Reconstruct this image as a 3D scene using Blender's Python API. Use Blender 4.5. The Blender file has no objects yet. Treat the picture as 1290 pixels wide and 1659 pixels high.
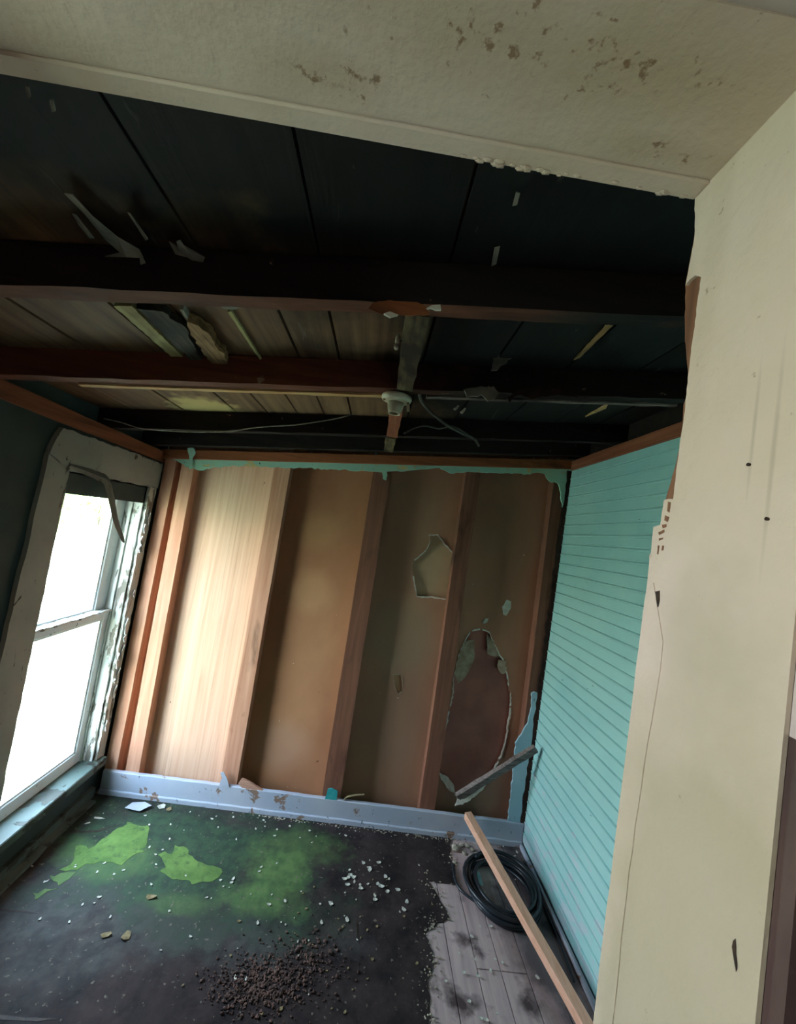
import bpy, bmesh, math, random
from mathutils import Vector, Matrix
from mathutils.geometry import tessellate_polygon
random.seed(11)
sc = bpy.context.scene
COL = sc.collection

# ------------------------------------------------------------------ camera
EYE = Vector((0, 0, 1.671))
F, CX, CY = 640.0, 645.0, 829.5            # focal length and centre for the 1290 x 1659 frame
Yc = Vector((610 - CX, -(862 - CY), -F)).normalized()
Zc = Vector((.16, 1, -(Yc[0] * .16 + Yc[1]) / Yc[2])).normalized()
Xc = Yc.cross(Zc)
RM = Matrix((Xc, Yc, Zc))
cam_d = bpy.data.cameras.new('camera')
cam = bpy.data.objects.new('camera', cam_d)
COL.objects.link(cam)
cam_d.sensor_fit = 'VERTICAL'
cam_d.sensor_height = 36
cam_d.lens = F / 1659 * 36
cam_d.clip_start = .01
cam.matrix_world = Matrix.Translation(EYE) @ RM.to_4x4()
sc.camera = cam

# ------------------------------------------------------------------ light
SKY, SUN, EXPOSURE = 35.0, 5.0, 0.0
sc.view_settings.view_transform = 'Standard'
sc.view_settings.look = 'None'
sc.view_settings.exposure = EXPOSURE
sc.view_settings.gamma = 1
sc.view_settings.use_curve_mapping = False
w = bpy.data.worlds.new('sky')
sc.world = w
w.use_nodes = True
wn, wl = w.node_tree.nodes, w.node_tree.links
bg = wn['Background']
tc = wn.new('ShaderNodeTexCoord')
sx = wn.new('ShaderNodeSeparateXYZ')
rp = wn.new('ShaderNodeValToRGB')
wl.new(tc.outputs['Generated'], sx.inputs[0])
wl.new(sx.outputs['Z'], rp.inputs[0])
wl.new(rp.outputs[0], bg.inputs[0])
e = rp.color_ramp.elements
e[0].position, e[0].color = 0.0, (.92, .95, .93, 1)
e[1].position, e[1].color = 1.0, (.45, .70, 1.0, 1)
k = e.new(.25); k.color = (.70, .85, 1.03, 1)
bg.inputs[1].default_value = SKY
sun_d = bpy.data.lights.new('sun', 'SUN')
sun_d.energy, sun_d.angle = SUN, .02
sun_d.color = (1, .95, .85)
sun = bpy.data.objects.new('sun', sun_d)
COL.objects.link(sun)
sun.rotation_euler = (math.radians(12), math.radians(33), 0)   # from over the roof, on to the grass


def portal(loc, rot, sx_, sy_):
    d = bpy.data.lights.new('daylight_portal', 'AREA')
    d.shape = 'RECTANGLE'
    d.size, d.size_y = sx_, sy_
    d.cycles.is_portal = True
    o = bpy.data.objects.new('daylight_portal', d)
    o.location, o.rotation_euler = loc, rot
    COL.objects.link(o)


portal((-1.47, 1.99, .98), (0, -math.pi / 2, 0), 1.6, .66)
portal((-1.43, -.33, 1.69), (0, -math.pi / 2, 0), .73, .5)  # added near-room opening, unseen, placed to light the jamb only


# ------------------------------------------------------------------ points of the photograph on the planes of the house
def ray(px, py):
    return RM.transposed() @ Vector((px - CX, -(py - CY), -F)) if False else Vector((
        RM[0].dot(Vector((px - CX, -(py - CY), -F))), RM[1].dot(Vector((px - CX, -(py - CY), -F))),
        RM[2].dot(Vector((px - CX, -(py - CY), -F))))).normalized()


def PX(px, py, x): r = ray(px, py); return EYE + r * (x / r[0])
def PY(px, py, y): r = ray(px, py); return EYE + r * (y / r[1])
def PZ(px, py, z=0.0): r = ray(px, py); return EYE + r * ((z - EYE.z) / r[2])


SL = .143                                    # fall of the roof towards the window wall
def roof(x, d=0.0): return 2.231 + SL * x - d   # under side of the roof boards, d below it
def PD(px, py, d=0.0):
    r = ray(px, py)
    return EYE + r * ((2.231 - d - EYE.z) / (r[2] - SL * r[0]))


# ------------------------------------------------------------------ materials
def lin(c):
    return tuple(((v / 255) / 12.92 if v / 255 <= .04045 else ((v / 255 + .055) / 1.055) ** 2.4) for v in c) + (1,)


class NT:
    def __init__(s, name):
        s.m = bpy.data.materials.new(name)
        s.m.use_nodes = True
        s.n, s.l = s.m.node_tree.nodes, s.m.node_tree.links
        s.b = s.n['Principled BSDF']
        s.tc = s.n.new('ShaderNodeTexCoord').outputs['Object']

    def new(s, t, **kw):
        q = s.n.new(t)
        for a, v in kw.items(): setattr(q, a, v)
        return q

    def put(s, sock, v):
        if isinstance(v, bpy.types.NodeSocket): s.l.new(v, sock)
        else: sock.default_value = v

    def math(s, op, a, b=0.0, clamp=False):
        q = s.new('ShaderNodeMath', operation=op, use_clamp=clamp)
        s.put(q.inputs[0], a); s.put(q.inputs[1], b)
        return q.outputs[0]

    def noise(s, scale, detail=5, stretch=(1, 1, 1), dist=0.0, rough=.55, off=(0, 0, 0)):
        mp = s.new('ShaderNodeMapping')
        s.l.new(s.tc, mp.inputs[0])
        mp.inputs['Scale'].default_value = stretch
        mp.inputs['Location'].default_value = off
        q = s.new('ShaderNodeTexNoise')
        s.l.new(mp.outputs[0], q.inputs['Vector'])
        q.inputs['Scale'].default_value = scale
        q.inputs['Detail'].default_value = detail
        q.inputs['Roughness'].default_value = rough
        q.inputs['Distortion'].default_value = dist
        return q.outputs[0]

    def ramp(s, f, lo, hi, a=0.0, b=1.0):
        q = s.new('ShaderNodeMapRange')
        s.put(q.inputs[0], f)
        for i, v in enumerate((lo, hi, a, b)): s.put(q.inputs[i + 1], v)
        return q.outputs[0]

    def mix(s, f, a, b):
        q = s.new('ShaderNodeMix', data_type='RGBA')
        s.put(q.inputs[0], f); s.put(q.inputs[6], a); s.put(q.inputs[7], b)
        return q.outputs[2]

    def blob(s, c, r, soft=.3, amp=.5, nz=None):
        """1 inside an ellipsoid of centre c and radii r with a ragged edge"""
        a = s.new('ShaderNodeVectorMath', operation='SUBTRACT'); s.l.new(s.tc, a.inputs[0]); a.inputs[1].default_value = c
        m = s.new('ShaderNodeVectorMath', operation='MULTIPLY'); s.l.new(a.outputs[0], m.inputs[0])
        m.inputs[1].default_value = tuple(1 / v for v in r)
        ln = s.new('ShaderNodeVectorMath', operation='LENGTH'); s.l.new(m.outputs[0], ln.inputs[0])
        d = ln.outputs['Value']
        if nz is not None: d = s.math('ADD', d, s.math('MULTIPLY', s.math('SUBTRACT', nz, .5), amp * 2))
        return s.ramp(d, 1 - soft, 1 + soft, 1.0, 0.0)

    def done(s, col, rough=.7, bump=None, strength=.3, dist=.01, spec=.3):
        s.put(s.b.inputs['Base Color'], col)
        s.put(s.b.inputs['Roughness'], rough)
        s.b.inputs['Specular IOR Level'].default_value = spec
        if bump is not None:
            q = s.new('ShaderNodeBump')
            q.inputs['Strength'].default_value = strength
            q.inputs['Distance'].default_value = dist
            s.l.new(bump, q.inputs['Height'])
            s.l.new(q.outputs[0], s.b.inputs['Normal'])
        return s.m


def plain(name, c, c2=None, scale=12, rough=.7, bump=.25, spec=.3):
    t = NT(name)
    n = t.noise(scale, 6)
    return t.done(t.mix(t.ramp(n, .35, .65), lin(c), lin(c2 or c)), rough, t.noise(scale * 4, 4), bump, .004, spec)


def wood(name, c, c2, axis='z', rough=.75, dirt=None, dirt_at=.6, spec=.25, grain=1.0):
    """sawn wood: streaks along axis, knots of dirt"""
    t = NT(name)
    st = {'x': (.6, 14, 14), 'y': (14, .6, 14), 'z': (14, 14, .6)}[axis]
    g = t.noise(3.2 * grain, 6, st, .6)
    col = t.mix(t.ramp(g, .3, .7), lin(c), lin(c2))
    if dirt is not None:
        d = t.noise(7, 7, tuple(1 if v > 1 else .35 for v in st), .3)
        col = t.mix(t.ramp(d, dirt_at - .06, dirt_at + .1), col, lin(dirt))
    return t.done(col, rough, g, .35, .004, spec)


def peeled(name, paint, under, at=.6, c2=None, scale=9, rough=.55, stretch=(1, 1, 1), dark=(40, 36, 30)):
    """paint that has flaked off in patches"""
    t = NT(name)
    n = t.noise(scale, 8, stretch, .4, .65)
    m = t.ramp(n, at - .012, at + .012)
    tone = t.ramp(t.noise(3, 4), .35, .65)
    col = t.mix(tone, lin(paint), lin(c2 or paint))
    ck = t.noise(scale * 3.5, 6, stretch, .8)
    col = t.mix(t.ramp(ck, .67, .72), col, lin(dark))
    col = t.mix(m, col, lin(under))
    return t.done(col, rough, t.math('SUBTRACT', t.math('MULTIPLY', ck, .4), m), .6, .003, .35)


M = {}
# --- plaster of the doorway: cream, mould stains overhead, shade painted on the lower jamb
def cream():
    t = NT('cream_plaster')
    n = t.noise(4, 6, off=(3, 1, 2))
    col = t.mix(t.ramp(n, .3, .7), lin(CREAM_A), lin(CREAM_B))
    fine = t.noise(60, 5)
    sp = t.noise(64, 7, off=(5, 0, 0), rough=.65)
    st = t.blob((.10, .34, 2.15), (.16, .035, .3), .6, .5, t.noise(14, 4))
    st2 = t.blob((-.13, .39, 2.15), (.06, .02, .3), .6, .5, t.noise(14, 4))
    st3 = t.blob((.25, .405, 2.15), (.07, .016, .3), .6, .4, t.noise(20, 4))
    a = t.math('MAXIMUM', t.math('MAXIMUM', st, st2), st3)
    hit = t.ramp(t.math('ADD', sp, t.math('MULTIPLY', a, .13)), .68, .75)
    col = t.mix(t.math('MULTIPLY', a, .25), col, lin((150, 128, 82)))
    col = t.mix(t.math('MULTIPLY', hit, .75), col, lin((128, 92, 62)))
    jamb_shade = t.blob((.32, .34, 1.2), (.06, .13, .42), .3, .5, t.noise(6, 4))  # shadow across the lower jamb, put into the plaster colour
    col = t.mix(t.math('MULTIPLY', jamb_shade, .6), col, lin((150, 143, 108)))
    for c, r in (((.32, .335, 1.815), (.3, .0016, .045)), ((.32, .315, 1.79), (.3, .0018, .07))):
        col = t.mix(t.math('MULTIPLY', t.blob(c, r, .7, .3, t.noise(40, 3)), .3), col, lin((120, 104, 84)))
    bmp = t.math('ADD', fine, t.math('MULTIPLY', t.noise(14, 5, off=(1, 7, 3)), 2.0))
    return t.done(col, .75, bmp, .45, .0035, .2)
CREAM_A, CREAM_B = (218, 196, 182), (206, 186, 162)
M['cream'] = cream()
M['pinkwall'] = plain('pale_wall_paint', (206, 192, 182), (190, 172, 162), 5, .8)
M['wall_shade'] = plain('brown_shaded_wall', (92, 70, 62), (66, 50, 46), 6, .6)  # viewer's shadow on the lower wall, painted as a brown tone
M['nearfloor'] = wood('old_floor_boards', (96, 78, 60), (70, 56, 44), 'y')
M['stud_side'] = wood('reddish_door_stud', (140, 98, 72), (104, 70, 52), 'z', dirt=(70, 46, 36))
M['lumber'] = wood('stud_lumber', (208, 158, 130), (182, 126, 98), 'z', dirt=(96, 60, 42), dirt_at=.66)
M['lumber_dark'] = wood('stained_stud_lumber', (140, 94, 74), (114, 74, 58), 'z', dirt=(66, 42, 34), dirt_at=.62)
M['plate'] = wood('plate_lumber', (164, 98, 60), (128, 74, 46), 'x', dirt=(60, 38, 28), dirt_at=.64)
M['plate_side'] = wood('side_plate_lumber', (150, 92, 64), (116, 66, 46), 'y', dirt=(60, 38, 28), dirt_at=.64)


def ply():
    t = NT('plywood_back')
    g = t.noise(2.2, 6, (16, 16, .35), .8)
    g2 = t.noise(7, 4, (10, 10, .3), .4, off=(4, 0, 0))
    col = t.mix(t.ramp(g, .3, .7), lin((230, 194, 166)), lin((212, 166, 136)))
    col = t.mix(t.math('MULTIPLY', t.ramp(g2, .56, .7), .35), col, lin((168, 118, 90)))
    d = t.noise(16, 3, off=(2, 3, 1))
    col = t.mix(t.ramp(d, .735, .75), col, lin((92, 62, 44)))
    return t.done(col, .7, g, .2, .003, .25)
M['ply'] = ply()


def kraft(name, a, b, blobs=()):
    t = NT(name)
    n = t.noise(2.2, 5, (1, 1, .6), .3)
    col = t.mix(t.ramp(n, .32, .7), lin(a), lin(b))
    nz = t.noise(8, 5)
    for c, r, colr, f in blobs:
        col = t.mix(t.math('MULTIPLY', t.blob(c, r, .35, .35, nz), f), col, lin(colr))
    d = t.noise(20, 3, off=(6, 3, 1))
    col = t.mix(t.ramp(d, .745, .765), col, lin((70, 48, 36)))
    d2 = t.noise(26, 3, off=(1, 9, 4))
    col = t.mix(t.ramp(d2, .765, .78), col, lin((220, 205, 185)))
    return t.done(col, .8, t.noise(30, 4), .12, .002, .2)
M['kraft_a'] = kraft('brown_board_paper', (184, 134, 98), (160, 110, 80),
                     [((-.33, 2.42, 1.25), (.13, .5, .13), (200, 156, 116), .45), ((-.35, 2.42, 1.62), (.12, .5, .11), (192, 148, 104), .4),
                      ((-.36, 2.42, .33), (.16, .5, .13), (190, 152, 128), .45)])
M['kraft_b'] = kraft('grey_brown_board_paper', (182, 140, 112), (156, 116, 92),
                     [((.25, 2.42, 1.05), (.22, .5, .22), (166, 142, 118), .6), ((.3, 2.42, .55), (.2, .5, .3), (158, 126, 106), .5)])
M['kraft_c'] = kraft('dark_brown_board_paper', (186, 136, 108), (160, 114, 90),
                     [((.85, 2.42, .3), (.28, .5, .3), (132, 116, 100), .6)])
M['beige'] = plain('beige_board_behind', (212, 182, 146), (196, 166, 132), 3, .8, .1)
M['redbrown'] = plain('red_brown_board_behind', (184, 122, 106), (154, 98, 88), 4, .75, .15)
M['gypsum'] = plain('torn_gypsum', (238, 232, 222), (212, 202, 188), 30, .9, .5)
M['torn_paper'] = plain('torn_paper', (190, 170, 148), (150, 126, 104), 18, .9, .4)
M['green_strip'] = peeled('pale_green_paint', (168, 206, 176), (206, 186, 126), .60, (150, 200, 190), 12)
M['blue_strip'] = peeled('pale_blue_paint', (168, 196, 206), (150, 140, 126), .66, (150, 184, 200), 12)
M['base_paint'] = peeled('blue_white_baseboard_paint', (192, 194, 204), (146, 118, 102), .61, (174, 182, 198), 8)
M['dark_gap'] = plain('rotted_corner_wood', (58, 36, 28), (34, 24, 20), 30, .9, .8)


def turquoise():
    t = NT('turquoise_paint')
    n = t.noise(2.5, 5)
    col = t.mix(t.ramp(n, .35, .65), lin((166, 212, 206)), lin((152, 202, 200)))
    wear = t.noise(9, 8, (1, 1, 3), .3, .65)
    sep = t.new('ShaderNodeSeparateXYZ'); t.l.new(t.tc, sep.inputs[0])
    low = t.ramp(sep.outputs['Z'], .75, .1, 0.0, .16)
    col = t.mix(t.math('MULTIPLY', t.ramp(t.math('ADD', wear, low), .66, .7), .6), col, lin((196, 200, 206)))
    ck = t.noise(13, 6, (1, 1, 5), .6, off=(3, 3, 3))
    col = t.mix(t.ramp(ck, .71, .74), col, lin((60, 78, 80)))
    return t.done(col, .5, t.noise(30, 4), .15, .003, .4)
M['turq'] = turquoise()
M['darkteal'] = plain('glare_tinted_wall', (64, 78, 74), (50, 62, 60), 4, .6, .3)  # green tint puts the veiling glare beside the window into the wall colour
M['casing'] = peeled('grey_casing_paint', (172, 170, 160), (92, 84, 72), .64, (150, 150, 142), 10, stretch=(1, 1, .4))
M['strip_grey'] = peeled('dirty_grey_paint', (126, 124, 116), (92, 84, 74), .6, (104, 102, 96), 16)
M['casing_flaky'] = peeled('flaking_casing_paint', (214, 214, 206), (112, 106, 94), .56, (170, 172, 164), 16, stretch=(1, 1, .3))
M['sash'] = peeled('white_sash_paint', (228, 232, 232), (150, 150, 144), .72, (214, 222, 226), 12)
M['sash_flaky'] = peeled('flaking_rail_paint', (220, 220, 212), (110, 104, 94), .55, (200, 202, 196), 18)
M['sillpaint'] = peeled('dirty_sill_paint', (90, 102, 96), (56, 58, 50), .55, (72, 86, 80), 8)


def glass():
    m = bpy.data.materials.new('window_glass')
    m.use_nodes = True
    n, l = m.node_tree.nodes, m.node_tree.links
    n.remove(n['Principled BSDF'])
    a, g, x, fr = n.new('ShaderNodeBsdfTransparent'), n.new('ShaderNodeBsdfGlossy'), n.new('ShaderNodeMixShader'), n.new('ShaderNodeLayerWeight')
    a.inputs[0].default_value = (.97, .98, .97, 1)
    g.inputs['Roughness'].default_value = .02
    fr.inputs[0].default_value = .15
    p_ = n.new('ShaderNodeMath'); p_.operation = 'MULTIPLY_ADD'
    l.new(fr.outputs['Facing'], p_.inputs[0]); p_.inputs[1].default_value = .35; p_.inputs[2].default_value = .03
    l.new(p_.outputs[0], x.inputs[0]); l.new(a.outputs[0], x.inputs[1]); l.new(g.outputs[0], x.inputs[2])
    l.new(x.outputs[0], n['Material Output'].inputs[0])
    return m
M['glass'] = glass()


def deckmat():
    t = NT('soot_and_shade_roof_boards')
    g = t.noise(2.6, 6, (12, .7, 12), .6)
    brown = t.mix(t.ramp(g, .3, .7), lin((128, 100, 70)), lin((86, 62, 44)))
    black = t.mix(t.ramp(g, .3, .7), lin((25, 24, 22)), lin((13, 12, 12)))
    nz = t.noise(5, 5)
    a = t.math('MAXIMUM', t.blob((-1.05, 1.2, 2.1), (.98, .5, .6), .22, .6, nz), t.blob((-.7, 1.8, 2.1), (.8, .3, .6), .2, .5, nz))  # brown where window light reaches, black beyond: soot and shade in one colour
    b = t.blob((-.2, 1.05, 2.2), (.22, .25, .6), .4, .3, nz)
    col = t.mix(t.math('MAXIMUM', a, t.math('MULTIPLY', b, .5)), black, brown)
    pale = t.blob((-.86, 1.83, 2.11), (.13, .14, .3), .3, .8, t.noise(20, 5))
    col = t.mix(t.math('MULTIPLY', pale, .85), col, lin((196, 176, 116)))
    gray = t.noise(11, 6, (2.5, .6, 1), .8, off=(2, 2, 2))
    col = t.mix(t.math('MULTIPLY', t.ramp(gray, .66, .74), .5), col, lin((120, 116, 104)))
    return t.done(col, .7, g, .4, .004, .3)
M['deck'] = deckmat()


def raftermat(name, soot_c, soot_r, wood_c=(112, 58, 36), wood_c2=(78, 40, 27)):
    t = NT(name)
    g = t.noise(3, 6, (.6, 12, 12), .5)
    col = t.mix(t.ramp(g, .3, .7), lin(wood_c), lin(wood_c2))
    m = t.blob(soot_c, soot_r, .3, .5, t.noise(6, 5))
    col = t.mix(m, col, t.mix(t.ramp(g, .3, .7), lin((40, 30, 26)), lin((22, 19, 18))))
    d = t.noise(22, 5)
    col = t.mix(t.ramp(d, .69, .73), col, lin((150, 128, 104)))
    return t.done(col, .75, g, .4, .004, .25)
M['raft_a'] = raftermat('sooty_rafter', (0, .8, 2.2), (3, .8, .8))
M['raft_under'] = raftermat('rafter_under_side', (1.1, .8, 2.2), (.85, .9, .6), (120, 74, 52), (84, 52, 38))
M['raft_b'] = raftermat('half_sooty_rafter', (.85, 1.28, 2.2), (.85, .3, .5), (122, 72, 52), (88, 50, 36))
M['raft_c'] = raftermat('black_rafter', (0, 2, 2.2), (3, 1, 1))
M['block'] = wood('grey_green_block', (150, 136, 96), (70, 58, 40), 'y', dirt=(44, 34, 26), dirt_at=.5)
M['lath'] = wood('pale_lath', (206, 170, 118), (170, 128, 84), 'x')
M['splinter'] = wood('splintered_wood', (176, 138, 92), (104, 78, 52), 'y', dirt=(50, 42, 34), dirt_at=.55, grain=3)
M['moldy'] = wood('yellowed_board_edge', (190, 182, 128), (150, 140, 92), 'y', dirt=(98, 84, 50), dirt_at=.62)
M['rotten'] = wood('rotten_black_wood', (84, 80, 68), (34, 32, 28), 'y', dirt=(20, 20, 18), dirt_at=.5, grain=2)
M['shred'] = plain('grey_shred', (150, 146, 132), (110, 106, 96), 20, .9, .5)
M['porcelain'] = plain('old_porcelain', (206, 200, 176), (170, 160, 132), 20, .35, .2, .5)
M['brass'] = plain('tarnished_brass', (150, 128, 84), (110, 92, 62), 20, .4)
M['cable'] = plain('grey_cable', (96, 92, 80), (70, 66, 58), 30, .6)
M['wire'] = plain('pale_wire', (170, 162, 146), (120, 112, 98), 30, .6)
M['hose'] = plain('black_tubing', (24, 30, 36), (34, 42, 48), 20, .38, .1, .5)
M['batten'] = wood('new_pale_batten', (234, 184, 156), (212, 156, 126), 'y', grain=1.5)
M['broken'] = wood('weathered_lath', (150, 136, 130), (92, 80, 76), 'x', dirt=(40, 34, 32), dirt_at=.6, grain=2)
M['chip_white'] = plain('white_paint_flake', (214, 210, 196), (186, 182, 168), 40, .8, .3)
M['chip_blue'] = plain('blue_paint_flake', (122, 178, 188), (150, 190, 196), 40, .7, .3)
M['chip_teal'] = plain('teal_paint_scrap', (44, 158, 160), (70, 176, 176), 40, .6, .3)
M['chip_tan'] = plain('dead_leaf', (150, 134, 96), (116, 100, 72), 40, .85, .3)
M['chip_wood'] = wood('wood_chip', (206, 160, 136), (170, 120, 98), 'x', grain=3)
M['plaster_lump'] = plain('plaster_lump', (190, 178, 158), (150, 138, 120), 22, .95, .8)
M['soil'] = plain('crumbled_debris', (128, 98, 88), (64, 50, 46), 40, .95, 1.0)
M['nail'] = plain('rusty_nail', (60, 44, 32), (40, 30, 24), 60, .6)


def lino():
    t = NT('dirty_linoleum')
    nz, nb = t.ramp(t.noise(5, 8, rough=.65), .3, .7), t.noise(22, 6)
    base = t.mix(t.ramp(t.noise(7, 8, rough=.65), .36, .64), lin((66, 54, 52)), lin((34, 28, 29)))
    grey = t.mix(t.ramp(nb, .4, .6), lin((84, 84, 80)), lin((66, 66, 64)))
    for c, r, f in [((-.95, 1.75, 0), (.32, .28, 1), .7), ((-.62, 1.72, 0), (.3, .14, 1), .6), ((-.25, 1.66, 0), (.14, .1, 1), .7), ((.15, 1.7, 0), (.1, .05, 1), .4)]:
        base = t.mix(t.math('MULTIPLY', t.blob(c, r, .5, .6, nz), f), base, grey)
    dg = t.mix(t.ramp(nb, .4, .6), lin((48, 66, 52)), lin((58, 84, 60)))
    for c, r, f in [((-.72, 2.08, 0), (.6, .26, 1), .85), ((-.45, 1.83, 0), (.5, .16, 1), .55)]:
        base = t.mix(t.math('MULTIPLY', t.blob(c, r, .4, .5, nz), f), base, dg)
    lg = t.mix(t.ramp(nb, .35, .65), lin((98, 126, 72)), lin((74, 100, 60)))
    for c, r, f in [((-.22, 2.0, 0), (.14, .13, 1), .85), ((-.22, 1.86, 0), (.17, .08, 1), .7), ((-.12, 2.16, 0), (.2, .1, 1), .5), ((-.55, 1.78, 0), (.13, .05, 1), .45), ((-1.0, 1.96, 0), (.22, .1, 1), .5)]:
        base = t.mix(t.math('MULTIPLY', t.blob(c, r, .3, .5, nz), f), base, lg)
    sp = t.noise(60, 3)
    base = t.mix(t.ramp(sp, .655, .70), base, lin((112, 104, 92)))
    return t.done(base, .75, t.math('ADD', nb, sp), .4, .004, .2)
M['lino'] = lino()
def algae():
    t = NT('lime_green_algae')
    col = t.mix(t.ramp(t.noise(9, 8, rough=.7), .36, .64), lin((112, 142, 74)), lin((84, 112, 58)))
    col = t.mix(t.math('MULTIPLY', t.ramp(t.noise(26, 7, off=(3, 1, 0), rough=.7), .52, .66), .7), col, lin((62, 82, 54)))
    return t.done(col, .85, t.noise(60, 5), .5, .004, .2)
M['moss'] = algae()
M['moss2'] = plain('dull_green_algae', (98, 122, 70), (78, 104, 62), 16, .8, .5)


def boards():
    t = NT('bare_floor_boards')
    g = t.noise(3, 6, (12, .8, 12), .5)
    col = t.mix(t.ramp(g, .3, .7), lin((208, 182, 178)), lin((176, 152, 150)))
    d = t.noise(6, 7, off=(2, 1, 0))
    col = t.mix(t.ramp(d, .56, .68), col, lin((84, 68, 68)))
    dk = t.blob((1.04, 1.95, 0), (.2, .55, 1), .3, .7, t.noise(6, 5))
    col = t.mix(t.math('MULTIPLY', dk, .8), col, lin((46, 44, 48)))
    return t.done(col, .75, g, .3, .003, .25)
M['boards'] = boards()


def grass():
    t = NT('meadow_grass')
    col = t.mix(t.ramp(t.noise(1.2, 6), .3, .7), lin((186, 192, 152)), lin((206, 204, 172)))
    return t.done(col, .9, t.noise(30, 5), .5, .05, .1)
M['grass'] = grass()
M['leaf'] = plain('bush_leaves', (140, 170, 96), (176, 196, 120), 3, .7, .1)
M['bark'] = plain('bark', (96, 84, 66), (70, 60, 48), 20, .9, .6)
M['outer'] = plain('weathered_siding', (180, 176, 164), (160, 156, 146), 8, .8)


# ------------------------------------------------------------------ mesh helpers
def link(name, bm, m, parent=None, smooth=False):
    me = bpy.data.meshes.new(name)
    bmesh.ops.recalc_face_normals(bm, faces=bm.faces)
    bm.to_mesh(me); bm.free()
    for x in (m if isinstance(m, (list, tuple)) else [m]): me.materials.append(M[x])
    if smooth:
        for p in me.polygons: p.use_smooth = True
    o = bpy.data.objects.new(name, me)
    COL.objects.link(o)
    if parent is not None:
        o.parent = parent
        o.matrix_parent_inverse = Matrix.Translation(-parent.location)
    return o


def tag(o, label=None, cat=None, group=None, kind=None):
    for kx, v in (('label', label), ('category', cat), ('group', group), ('kind', kind)):
        if v: o[kx] = v
    return o


def empty(name, loc):
    o = bpy.data.objects.new(name, None)
    o.location = loc
    o.empty_display_size = .05
    COL.objects.link(o)
    bpy.context.view_layer.update()
    return o


def box(bm, x0, x1, y0, y1, z0, z1, sl=0.0, bev=0.0):
    """axis box; sl lifts z with x (roof fall)"""
    v = [bm.verts.new((x, y, z + sl * x)) for x in (x0, x1) for y in (y0, y1) for z in (z0, z1)]
    fs = [bm.faces.new([v[i] for i in q]) for q in ((0, 1, 3, 2), (4, 6, 7, 5), (0, 4, 5, 1), (2, 3, 7, 6), (0, 2, 6, 4), (1, 5, 7, 3))]
    if bev:
        ed = list({e_ for f in fs for e_ in f.edges})
        bmesh.ops.bevel(bm, geom=ed, offset=bev, segments=1, affect='EDGES')
    return bm


def BX(*a, **k): return box(bmesh.new(), *a, **k)


def bar(p0, p1, w_, h_, up=(0, 0, 1), seg=1, rag=0.0, bm=None, bev=0.0, roll=0.0):
    """squared timber from p0 to p1, w_ across, h_ along up"""
    bm = bm or bmesh.new()
    p0, p1 = Vector(p0), Vector(p1)
    d = (p1 - p0).normalized()
    s = d.cross(Vector(up)).normalized()
    u = s.cross(d).normalized()
    if roll:
        q = Matrix.Rotation(roll, 3, d)
        s, u = q @ s, q @ u
    rings = []
    for i in range(seg + 1):
        c = p0.lerp(p1, i / seg)
        rings.append([bm.verts.new(c + s * (a * w_ / 2 + random.uniform(-rag, rag)) + u * (b * h_ / 2 + random.uniform(-rag, rag)))
                      for a, b in ((-1, -1), (1, -1), (1, 1), (-1, 1))])
    fs = [bm.faces.new(rings[0]), bm.faces.new(rings[-1])]
    for a, b in zip(rings, rings[1:]):
        for i in range(4): fs.append(bm.faces.new((a[i], a[(i + 1) % 4], b[(i + 1) % 4], b[i])))
    if bev:
        bmesh.ops.bevel(bm, geom=list({e_ for f in fs for e_ in f.edges}), offset=bev, segments=1, affect='EDGES')
    return bm


def tube(pts, r, n=8, bm=None, r1=None):
    bm = bm or bmesh.new()
    pts = [Vector(p) for p in pts]
    rings = []
    for i, p in enumerate(pts):
        d = (pts[min(i + 1, len(pts) - 1)] - pts[max(i - 1, 0)]).normalized()
        s = d.cross(Vector((.13, .2, .97))).normalized()
        u = s.cross(d)
        rr = r if r1 is None else r + (r1 - r) * i / (len(pts) - 1)
        rings.append([bm.verts.new(p + (s * math.cos(a) + u * math.sin(a)) * rr) for a in (2 * math.pi * j / n for j in range(n))])
    for a, b in zip(rings, rings[1:]):
        for i in range(n): bm.faces.new((a[i], a[(i + 1) % n], b[(i + 1) % n], b[i]))
    bm.faces.new(rings[0]); bm.faces.new(rings[-1])
    return bm


def spline(pts, n=8):
    """Catmull-Rom through points"""
    pts = [Vector(p) for p in pts]
    q = [pts[0] * 2 - pts[1]] + pts + [pts[-1] * 2 - pts[-2]]
    out = []
    for i in range(1, len(q) - 2):
        a, b, c, d = q[i - 1], q[i], q[i + 1], q[i + 2]
        for j in range(n):
            t = j / n
            out.append(.5 * ((2 * b) + (c - a) * t + (2 * a - 5 * b + 4 * c - d) * t * t + (3 * b - a - 3 * c + d) * t ** 3))
    out.append(pts[-1])
    return out


def jag(pts, step=.02, amp=.004, closed=True, fix=None):
    """ragged version of a polyline of 3-D points, noise in the polyline's own plane"""
    pts = [Vector(p) for p in pts]
    nrm = Vector((0, 0, 0))
    for a, b, c in zip(pts, pts[1:], pts[2:]): nrm += (b - a).cross(c - b)
    nrm.normalize()
    out = []
    n = len(pts)
    for i in range(n if closed else n - 1):
        a, b = pts[i], pts[(i + 1) % n]
        L = (b - a).length
        kk = max(1, int(L / step))
        s = (b - a).normalized().cross(nrm)
        for j in range(kk):
            p = a.lerp(b, j / kk)
            if not (fix and fix(a, b)): p = p + s * random.uniform(-amp, amp)
            out.append(p)
    if not closed: out.append(pts[-1])
    return out


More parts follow.
